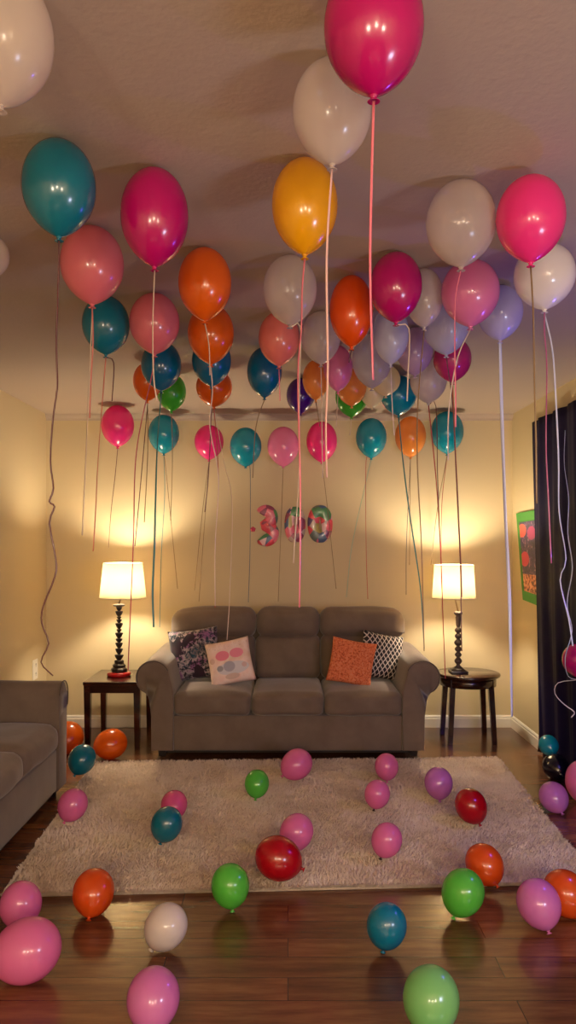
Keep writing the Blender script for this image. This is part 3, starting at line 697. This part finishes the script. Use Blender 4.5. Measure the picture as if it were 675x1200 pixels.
HANGING=[
(-0.508, 1.355, 2.456, 2.22, 0.0919, 'pearl', 'big white pearl balloon cut off by the top left corner of the photo', []),
(0.149, 1.335, 2.456, 2.227, 0.0868, 'magenta', 'large deep magenta balloon at the very top, nearest the camera', [('pinkr', [(0.143, 2.213), (0.145, 2.067), (0.143, 1.919), (0.148, 1.733)], 0.005)]),
(0.092, 1.605, 2.456, 2.24, 0.082, 'pearl', 'see-through white pearl balloon just behind the topmost magenta balloon', [('palepink', [(0.085, 2.235), (0.081, 2.049), (0.083, 1.817), (0.079, 1.693), (0.081, 1.586)], 0.005)]),
(-0.573, 1.922, 2.456, 2.215, 0.0908, 'teal', 'big dark teal balloon at upper left trailing a long curly dark red ribbon', [('darkred', [(-0.586, 2.129), (-0.593, 2.061), (-0.597, 1.965), (-0.588, 1.89), (-0.584, 1.837), (-0.603, 1.762), (-0.608, 1.655), (-0.593, 1.587), (-0.606, 1.553), (-0.588, 1.54), (-0.603, 1.499), (-0.582, 1.409), (-0.584, 1.365), (-0.612, 1.292), (-0.616, 1.249), (-0.599, 1.198), (-0.618, 1.151), (-0.588, 1.117)], 0.005)]),
(-0.359, 2.067, 2.456, 2.192, 0.0907, 'magenta', 'deep magenta balloon right of the big dark teal one', [('pearlr', [(-0.359, 2.176), (-0.364, 2.038), (-0.362, 1.9), (-0.353, 1.831)], 0.005)]),
(-0.624, 2.447, 2.456, 2.209, 0.0992, 'salmon', 'dusty pink balloon under the big dark teal one', [('salmonr', [(-0.616, 2.2), (-0.621, 2.092), (-0.627, 1.983), (-0.632, 1.847)], 0.005), ('pearlr', [(-0.621, 2.2), (-0.635, 1.956), (-0.646, 1.697), (-0.657, 1.474)], 0.005)]),
(0.044, 2.016, 2.456, 2.205, 0.0863, 'yellow', 'only bright yellow balloon, below the clear white one', [('pinkr', [(0.041, 2.198), (0.037, 2.113), (0.035, 2.012), (0.026, 1.889), (0.032, 1.62), (0.032, 1.441), (0.03, 1.28)], 0.005)]),
(-0.539, 3.101, 2.456, 2.211, 0.0999, 'salmon', 'dusty pink balloon hanging directly over a dark blue one', [('magentar', [(-0.539, 2.201), (-0.55, 2.125), (-0.612, 1.815), (-0.625, 1.436), (-0.646, 0.933)], 0.005)]),
(-0.743, 3.133, 2.456, 2.216, 0.0957, 'teal', 'dark teal balloon tucked under the left dusty pink one', [('salmonr', [(-0.75, 2.202), (-0.757, 2.028), (-0.775, 1.784), (-0.785, 1.575), (-0.795, 1.415)], 0.005), ('darkred', [(-0.712, 2.184), (-0.719, 2.028)], 0.005)]),
(-0.284, 2.624, 2.456, 2.208, 0.0904, 'orange', 'largest orange balloon, upper one of the left column', [('pearlr', [(-0.278, 2.202), (-0.27, 2.124), (-0.267, 2.022)], 0.005)]),
(-0.326, 3.245, 2.456, 2.204, 0.0974, 'orange', 'orange balloon directly below the largest orange one', [('pearlr', [(-0.323, 2.196), (-0.319, 2.085), (-0.33, 1.94), (-0.294, 1.724), (-0.308, 1.436), (-0.308, 1.183)], 0.005)]),
(-0.633, 3.836, 2.456, 2.209, 0.1002, 'navyteal', 'dark blue balloon under the dusty pink one, in front of the green', [('tealr', [(-0.646, 2.2), (-0.654, 1.902), (-0.667, 1.433), (-0.676, 1.22), (-0.671, 1.028)], 0.011)]),
(-0.694, 4.573, 2.456, 2.232, 0.0864, 'green', 'green balloon peeking out behind a dark blue one on the left', [('goldr', [(-0.688, 2.217), (-0.688, 1.938), (-0.699, 1.582)], 0.005)]),
(-0.784, 4.291, 2.456, 2.241, 0.0811, 'orange', 'small orange balloon half hidden behind the left dark blue one', [('goldr', [(-0.789, 2.227), (-0.784, 1.955), (-0.803, 1.564)], 0.005), ('darkred', [(-0.837, 2.218), (-0.842, 1.908), (-0.856, 1.431)], 0.005)]),
(-0.374, 3.757, 2.456, 2.214, 0.096, 'navyteal', 'dark teal balloon squeezed between two orange ones', [('darkred', [(-0.374, 2.201), (-0.378, 2.018), (-0.39, 1.767), (-0.407, 1.6)], 0.005)]),
(-0.427, 4.438, 2.456, 2.234, 0.1036, 'orange', 'lowest orange balloon in the left column, under a dark teal one', [('redr', [(-0.412, 2.219), (-0.402, 1.825), (-0.422, 1.43), (-0.422, 1.075)], 0.005), ('pearlr', [(-0.422, 2.219), (-0.372, 1.923), (-0.323, 1.677), (-0.338, 1.134), (-0.353, 0.888)], 0.005)]),
(-1.247, 5.624, 2.456, 2.15, 0.1187, 'hotpink', 'hot pink balloon farthest left in the row along the back wall', [('darkred', [(-1.303, 1.944), (-1.309, 1.675), (-1.315, 1.413)], 0.005)]),
(-0.946, 5.85, 2.425, 2.126, 0.117, 'teal2', 'bright teal balloon left in the back row, beside a teal ribbon', [('tealr', [(-0.939, 2.106), (-0.939, 1.814), (-0.965, 1.359), (-0.978, 0.806)], 0.005), ('goldr', [(-0.835, 1.99), (-0.842, 1.099)], 0.005)]),
(-0.602, 5.857, 2.348, 2.081, 0.1106, 'hotpink', 'hot pink balloon in the back row below the orange column', [('goldr', [(-0.713, 2.335), (-0.706, 1.684), (-0.713, 1.086)], 0.005), ('goldr', [(-0.647, 2.042), (-0.68, 1.001)], 0.005)]),
(-0.322, 5.847, 2.327, 2.028, 0.1202, 'teal2', 'blue balloon in the back row with a straight dark blue ribbon', [('bluer', [(-0.289, 2.015), (-0.289, 1.424), (-0.302, 0.995)], 0.005)]),
(-0.036, 5.847, 2.333, 2.028, 0.1202, 'pink', 'pale pink balloon in the back row above the wall numbers', [('goldr', [(-0.068, 1.846), (-0.075, 1.002)], 0.005)]),
(0.257, 5.85, 2.373, 2.061, 0.117, 'hotpink', 'hot pink balloon in the middle of the back row', [('goldr', [(0.361, 1.814), (0.367, 1.099)], 0.005)]),
(0.634, 5.85, 2.399, 2.093, 0.117, 'teal2', 'bright turquoise balloon with a strong glow spot in the back row', [('redr', [(0.595, 2.074), (0.595, 1.424), (0.608, 1.021)], 0.005), ('aquar', [(0.432, 1.944), (0.445, 1.424), (0.445, 1.034)], 0.005)]),
(0.933, 5.85, 2.412, 2.1, 0.117, 'amber', 'amber orange balloon, only orange one in the back row', [('navyr', [(0.874, 2.497), (0.887, 1.944), (0.894, 1.424), (0.9, 1.054)], 0.005), ('goldr', [(0.913, 2.087), (0.926, 1.281)], 0.005)]),
(1.211, 5.843, 2.45, 2.125, 0.1234, 'teal2', 'teal balloon farthest right in the back row', [('goldr', [(1.088, 1.703), (1.088, 1.281)], 0.005), ('redr', [(1.126, 2.333), (1.139, 1.749), (1.165, 1.281)], 0.005)]),
(0.007, 2.695, 2.456, 2.213, 0.0943, 'clear', 'see-through white balloon hanging below the yellow one', [('pearlr', [(0.043, 2.207), (0.04, 2.007), (0.037, 1.678), (0.022, 1.438), (0.019, 1.378)], 0.005)]),
(-0.039, 3.353, 2.456, 2.221, 0.0894, 'coral', 'coral pink balloon beneath the see-through white one', [('pinkr', [(-0.028, 2.214), (-0.035, 2.069)], 0.005)]),
(-0.121, 3.954, 2.456, 2.197, 0.0901, 'navyteal', 'dark blue balloon between the coral balloon and the purple one', [('goldr', [(-0.121, 2.184), (-0.165, 2.047), (-0.182, 1.784)], 0.005)]),
(0.076, 4.691, 2.456, 2.237, 0.086, 'purple', 'only deep purple balloon, in the middle of the cluster', [('pearlr', [(0.076, 2.227), (0.065, 1.846), (0.044, 1.429)], 0.005)]),
(0.143, 3.341, 2.456, 2.226, 0.0854, 'clear', 'clear silvery balloon left of the bright orange one in the centre', [('pearlr', [(0.15, 2.218), (0.147, 2.029), (0.15, 1.732)], 0.005)]),
(0.153, 4.231, 2.456, 2.235, 0.0729, 'amber', 'small orange balloon behind a pink one, beside the purple', [('goldr', [(0.172, 2.221), (0.176, 2.089)], 0.005)]),
(0.255, 3.919, 2.456, 2.221, 0.074, 'pink', 'pink balloon overlapping the small orange one in the centre', [('pearlr', [(0.25, 2.212), (0.246, 2.042)], 0.005)]),
(0.239, 2.893, 2.456, 2.186, 0.082, 'orange2', 'bright red orange balloon in the centre of the cluster', [('darkred', [(0.233, 2.18), (0.23, 2.128)], 0.005)]),
(0.374, 2.663, 2.456, 2.213, 0.0902, 'magenta', 'deep magenta balloon right of the bright red orange one', [('pearlr', [(0.419, 2.193), (0.416, 2.03), (0.413, 1.941)], 0.005)]),
(0.5, 2.821, 2.456, 2.24, 0.0705, 'pearl', 'white pearl balloon half behind the right magenta balloon', [('goldr', [(0.484, 2.227), (0.478, 1.97), (0.475, 1.751), (0.49, 1.437), (0.5, 1.052)], 0.005)]),
(0.436, 3.257, 2.456, 2.206, 0.076, 'silverblue', 'bluish white balloon under the right magenta one', [('pearlr', [(0.436, 2.199), (0.443, 2.015), (0.451, 1.906)], 0.005)]),
(0.404, 3.696, 2.456, 2.193, 0.0944, 'clearblue', 'grey see-through balloon below right of the red orange one', []),
(0.366, 4.418, 2.451, 2.235, 0.0859, 'amber', 'orange balloon overlapping a green one near the back', []),
(0.386, 4.667, 2.456, 2.212, 0.0985, 'green', 'bright green balloon showing below an orange one near the back', [('pearlr', [(0.386, 2.202), (0.376, 2.103)], 0.005)]),
(0.554, 4.353, 2.456, 2.282, 0.0822, 'cream', 'cream white balloon behind the grey see-through one', []),
(0.665, 4.619, 2.456, 2.215, 0.1078, 'teal2', 'teal balloon behind the white ones, above the amber balloon', [('tealr', [(0.778, 1.943), (0.793, 1.635), (0.808, 1.173), (0.819, 0.814)], 0.009)]),
(0.495, 4.523, 2.445, 2.244, 0.0754, 'cream', 'small pale yellow balloon lit from behind near the rear wall', []),
(0.482, 2.14, 2.456, 2.218, 0.0963, 'clear', 'largest see-through white balloon, left of the bright hot pink one', [('pinkr', [(0.472, 2.211), (0.467, 2.13), (0.465, 1.987), (0.467, 1.869), (0.467, 1.773)], 0.005)]),
(0.651, 2.06, 2.432, 2.201, 0.0904, 'hotpink', 'bright hot pink balloon at upper right', [('goldr', [(0.661, 2.194), (0.658, 2.059), (0.661, 1.876), (0.665, 1.738), (0.667, 1.555)], 0.005)]),
(0.864, 2.587, 2.456, 2.235, 0.1006, 'white', 'solid white balloon under the bright hot pink one on the right', [('violetr', [(0.872, 2.226), (0.864, 2.157), (0.872, 2.042), (0.869, 1.783), (0.878, 1.582), (0.887, 1.381)], 0.005), ('glowr', [(0.884, 2.226), (0.892, 2.1), (0.904, 1.927), (0.913, 1.726), (0.915, 1.553), (0.938, 1.395), (0.918, 1.324), (0.947, 1.194), (0.961, 1.102)], 0.006)]),
(0.647, 2.725, 2.452, 2.216, 0.1014, 'pink', 'pink balloon between the big clear white and the lavender ones', [('pearlr', [(0.647, 2.207), (0.601, 2.104), (0.571, 1.922), (0.568, 1.741)], 0.005)]),
(0.831, 3.008, 2.456, 2.242, 0.0869, 'lavender', 'lavender balloon right of the pink one, with a thick glowing ribbon', [('glowr', [(0.831, 2.232), (0.837, 1.971), (0.851, 1.57), (0.867, 1.236), (0.877, 0.768)], 0.014)]),
(0.664, 3.222, 2.456, 2.238, 0.0931, 'silverblue', 'bluish white balloon directly below the right pink one', [('darkred', [(0.668, 2.227), (0.689, 2.044), (0.703, 1.794), (0.721, 1.436), (0.729, 0.995)], 0.005)]),
(0.807, 3.772, 2.456, 2.238, 0.0922, 'berry', 'raspberry pink balloon low on the right of the cluster', [('oranger', [(0.819, 2.23), (0.824, 1.852), (0.836, 1.601), (0.849, 1.328), (0.853, 1.182)], 0.009)]),
(0.763, 4.172, 2.456, 2.206, 0.0997, 'pearl2', 'greyish white balloon left of the raspberry pink one', [('redr', [(0.79, 2.192), (0.804, 1.802), (0.828, 1.431), (0.841, 1.061), (0.855, 0.713)], 0.007), ('darkred', [(0.804, 2.192), (0.814, 1.802), (0.832, 1.339)], 0.005)]),
(0.593, 3.593, 2.456, 2.232, 0.0838, 'mauve', 'mauve see-through balloon filling the gap above the greyish white one', []),
(-0.983, 2.487, 2.456, 2.301, 0.0774, 'pearl', 'sliver of a white balloon at the left edge of the photo', []),
]
FLOOR_BALLOONS=[
(-1.513, 5.288, 0, 0.1049, 0.241, 'orange', 'orange balloon on the floor half hidden behind the left sofa arm', 0, 60),
(-1.192, 5.154, 0, 0.0996, 0.229, 'orange', 'orange balloon on the floor under the square end table', -80, 30),
(-1.261, 4.698, 0.03, 0.0825, 0.19, 'teal', 'teal balloon on the floor at the left sofa corner', -20, 30),
(-1.093, 3.896, 0.028, 0.0729, 0.168, 'pinkf', 'pink balloon on the rug edge beside the left sofa', -25, 10),
(-0.588, 3.966, 0.028, 0.0674, 0.155, 'hotpinkf', 'small rose pink balloon behind the teal one on the rug', 0, 60),
(-0.572, 3.613, 0.028, 0.0737, 0.17, 'teal', 'teal balloon standing knot down on the left of the rug', -18, 0),
(-0.173, 4.268, 0.028, 0.0677, 0.156, 'greenf', 'small green balloon on the rug in front of the sofa', -5, 30),
(0.049, 4.609, 0.028, 0.0888, 0.204, 'pinkf', 'pink balloon on the rug right in front of the middle sofa seat', -55, 20),
(0.585, 4.555, 0.028, 0.0697, 0.16, 'pinkf', 'rearmost pink balloon on the rug by the right sofa foot', 0, 10),
(0.472, 4.066, 0.028, 0.0668, 0.154, 'pinkf', 'pink balloon with dark knot, middle one of the pink column at right', -12, 0),
(0.829, 4.229, 0.028, 0.0767, 0.176, 'lilac', 'lilac balloon on the rug left of the red one', 0, 20),
(0.921, 3.862, 0.028, 0.0788, 0.181, 'redf', 'upright dark red balloon on the right half of the rug', 25, 10),
(0.441, 3.439, 0.028, 0.0682, 0.157, 'pinkf', 'frontmost pink balloon with dark knot on the right half of the rug', -18, 0),
(0.037, 3.525, 0.028, 0.0759, 0.175, 'pinkf', 'pink balloon on the rug just behind the red balloon lying sideways', -28, 10),
(-0.038, 3.237, 0.028, 0.0899, 0.207, 'redf', 'red balloon lying on its side at the front of the rug, knot right', 68, 5),
(-0.227, 3.022, 0, 0.0747, 0.172, 'greenf', 'green balloon at the front edge of the rug, left of centre', 5, 5),
(0.82, 3.202, 0.028, 0.0762, 0.175, 'orangef', 'orange balloon on the rug behind the right green one', 30, 35),
(0.673, 2.961, 0, 0.0801, 0.184, 'greenf', 'bright green balloon at the front rug edge on the right', -22, 5),
(0.941, 2.881, 0, 0.0796, 0.183, 'lilacpink', 'lilac pink balloon on the wood at right, before an orange one', 15, 25),
(1.081, 2.982, 0, 0.0823, 0.189, 'orangef', 'orange balloon at the right edge beside the lilac pink one', 40, 20),
(1.431, 4.135, 0, 0.075, 0.172, 'lilac', 'lilac balloon on the wood between rug and dark curtain', 20, 40),
(-0.996, 2.861, 0, 0.0757, 0.174, 'pinkf', 'pink balloon at the left edge standing knot down on the wood', -6, 0),
(-0.76, 3.002, 0, 0.0794, 0.183, 'orangef', 'orange balloon on the wood at the left front of the rug', 0, 45),
(-0.867, 2.539, 0, 0.1007, 0.232, 'pinkf', 'pink balloon lying on its side at lower left corner', -72, 5),
(-0.434, 2.72, 0, 0.074, 0.17, 'whitef', 'white balloon tilted on the wood, the only white one on the floor', -32, 0),
(-0.403, 2.3, 0, 0.0782, 0.18, 'lilacpink', 'lilac pink balloon cut off by the bottom of the photo', 0, 40),
(0.348, 2.714, 0, 0.0707, 0.163, 'tealf', 'blue teal balloon standing on its knot on the wood in front', -8, 0),
(0.422, 2.27, 0, 0.0823, 0.189, 'palegreen', 'pale green balloon cut off by the bottom of the photo', -10, 25),
]

rb=random.Random(11)
for (X,Y,zt,zb,a,c,label,ribs) in HANGING:
    h=zt-zb; up=.47*h; dn=.53*h
    z0=zb+dn
    o=obj('balloon',balloon_body(a,up,dn),M['b_'+c],loc=(X,Y,z0)); tag(o,label,'balloon','balloons floating under the ceiling')
    # slight lean of the neck: shear of the lower half toward the first ribbon point
    kx=0
    obj('knot',knot_bm(a,dn),M['b_'+c],o)
    for ri,(rc,pts,w) in enumerate(ribs):
        k0=(kx,0,-dn-.009)
        loc=[(px-X,0,pz-z0) for px,pz in pts]
        if math.hypot(loc[0][0],loc[0][2]-k0[2])>.05:   # this ribbon only comes into view lower down: let it drift there from the knot
            loc=[q for q in loc[:-1] if q[2]<k0[2]-.06]+[loc[-1]]; Lr=.8*(k0[2]-loc[-1][2])+.01
            loc=[(x*min(1,(k0[2]-z)/Lr),y,z) for x,y,z in loc]
        hx,hz=loc[0][0],loc[0][2]
        # from knot to first seen point
        P=[k0]
        if math.hypot(hx,hz-k0[2])>.03:
            pass
            P+=loc
        else: P+=loc[1:]
        P=[(x,y+(.004*ri),z) for x,y,z in P]
        # keep off the back wall
        obj('ribbon',ribbon_bm(P,w*.9,rb),M['r_'+rc],o)
for (X,Y,f,a,h,c,label,roll,pitch) in FLOOR_BALLOONS:
    up=.47*h; dn=.53*h
    o=obj('balloon',balloon_body(a,up,dn,pw=.6,e=2.1),M['b_'+c]); tag(o,label,'balloon','balloons lying on the floor and rug')
    e=Euler((math.radians(-pitch),math.radians(-roll),0),'XYZ'); Rm=e.to_matrix()
    kb=knot_bm(a,dn); kz=[ (Rm@v.co).z for v in kb.verts]; ko=obj('knot',kb,M['knot_dark'] if 'dark knot' in label else M['b_'+c],o)
    mz=min([(Rm@v.co).z for v in o.data.vertices]+kz)
    cen=Rm@Vector((0,0,(up-dn)/2))
    o.rotation_euler=e; o.location=(X-cen.x,Y,f-mz+.001)
# dark balloon and teal balloon bunched at the curtain foot, and the one pinned on the curtain
def extra(X,Y,Z,a,h,c,label,roll=0,pitch=0,ribs=()):
    up=.47*h; dn=.53*h
    o=obj('balloon',balloon_body(a,up,dn),M['b_'+c],loc=(X,Y,Z),rot=(math.radians(-pitch),math.radians(-roll),0)); tag(o,label,'balloon','balloons by the dark curtain')
    obj('knot',knot_bm(a,dn),M['b_'+c],o)
    for rc,pts,w in ribs: obj('ribbon',ribbon_bm([(0,0,-dn-.012)]+[(px-X,py-Y,pz-Z) for px,py,pz in pts],w,rb),M['r_'+rc],o)
    return o
extra(1.632,4.68,.082,.08,.19,'navy','near black balloon on the floor at the foot of the curtain',20,75)
extra(1.640,4.835,.176,.061,.145,'teal2','small teal balloon resting on the near black one by the curtain',0,70)
extra(1.628,4.27,.128,.083,.235,'pinkf','pink balloon on the floor before the curtain at the right edge',0,0)
extra(1.635,4.34,.79,.083,.19,'magenta','deep pink balloon hanging in front of the dark curtain',0,8,
  [('whiter',[(1.52,4.34,.66),(1.50,4.34,.60),(1.55,4.34,.54),(1.60,4.33,.50),(1.58,4.33,.47)],.006),
   ('glowr',[(1.55,4.26,.70),(1.535,4.25,.80),(1.58,4.25,.95),(1.56,4.25,1.1),(1.60,4.25,1.3),(1.585,4.25,1.5),(1.60,4.25,1.7),(1.585,4.25,1.9),(1.60,4.25,2.1)],.005)])

# ------------------------------------------------------------------ lights (the room lamps are lit bulbs; the warm points behind the camera are added fill)
def area(name,loc,tgt,size,power,c,sy=None):
    l=bpy.data.lights.new(name,'AREA'); l.energy=power; l.color=lin(c)[:3]; l.size=size
    if sy: l.shape='RECTANGLE'; l.size_y=sy
    o=bpy.data.objects.new(name,l); COL.objects.link(o); o.location=loc
    o.rotation_euler=(Vector(tgt)-Vector(loc)).to_track_quat('-Z','Y').to_euler(); return o
def point(name,loc,power,c,r=.05):
    l=bpy.data.lights.new(name,'POINT'); l.energy=power; l.color=lin(c)[:3]; l.shadow_soft_size=r
    o=bpy.data.objects.new(name,l); COL.objects.link(o); o.location=loc; return o
point('rear_fill_left',(-.75,-1.35,1.6),74,'#FFE6C6',.16)  # added soft fill behind the camera on the left, no fixture modelled
point('rear_fill_mid',(.15,-1.9,1.7),74,'#FFE6C6',.16)  # added warm fill near the rear wall, lifts rug, floor and sofa
point('rear_fill_right',(.95,-1.3,1.6),60,'#FFE8CC',.14)  # added fill on the right, also gives the balloons a warm highlight
area('television_glow',(1.6,.5,.95),(.3,4.2,1.4),.5,16,'#D4DCFF',.3)
point('party_light',(1.62,2.9,1.35),14,'#6A52FF',.03)

w=bpy.data.worlds.new('dim'); S.world=w; w.use_nodes=True
bg=w.node_tree.nodes['Background']; bg.inputs[0].default_value=(.02,.018,.016,1); bg.inputs[1].default_value=1
cam=bpy.data.cameras.new('camera'); co=bpy.data.objects.new('camera',cam); COL.objects.link(co)
co.location=(0,0,1.45); co.rotation_euler=(PI/2,0,0); cam.lens=27; cam.sensor_width=36; cam.sensor_fit='AUTO'; cam.shift_y=.03; cam.clip_start=.05
S.camera=co
v=S.view_settings; v.view_transform='Standard'; v.look='None'; v.gamma=1; v.use_curve_mapping=False; v.exposure=.12
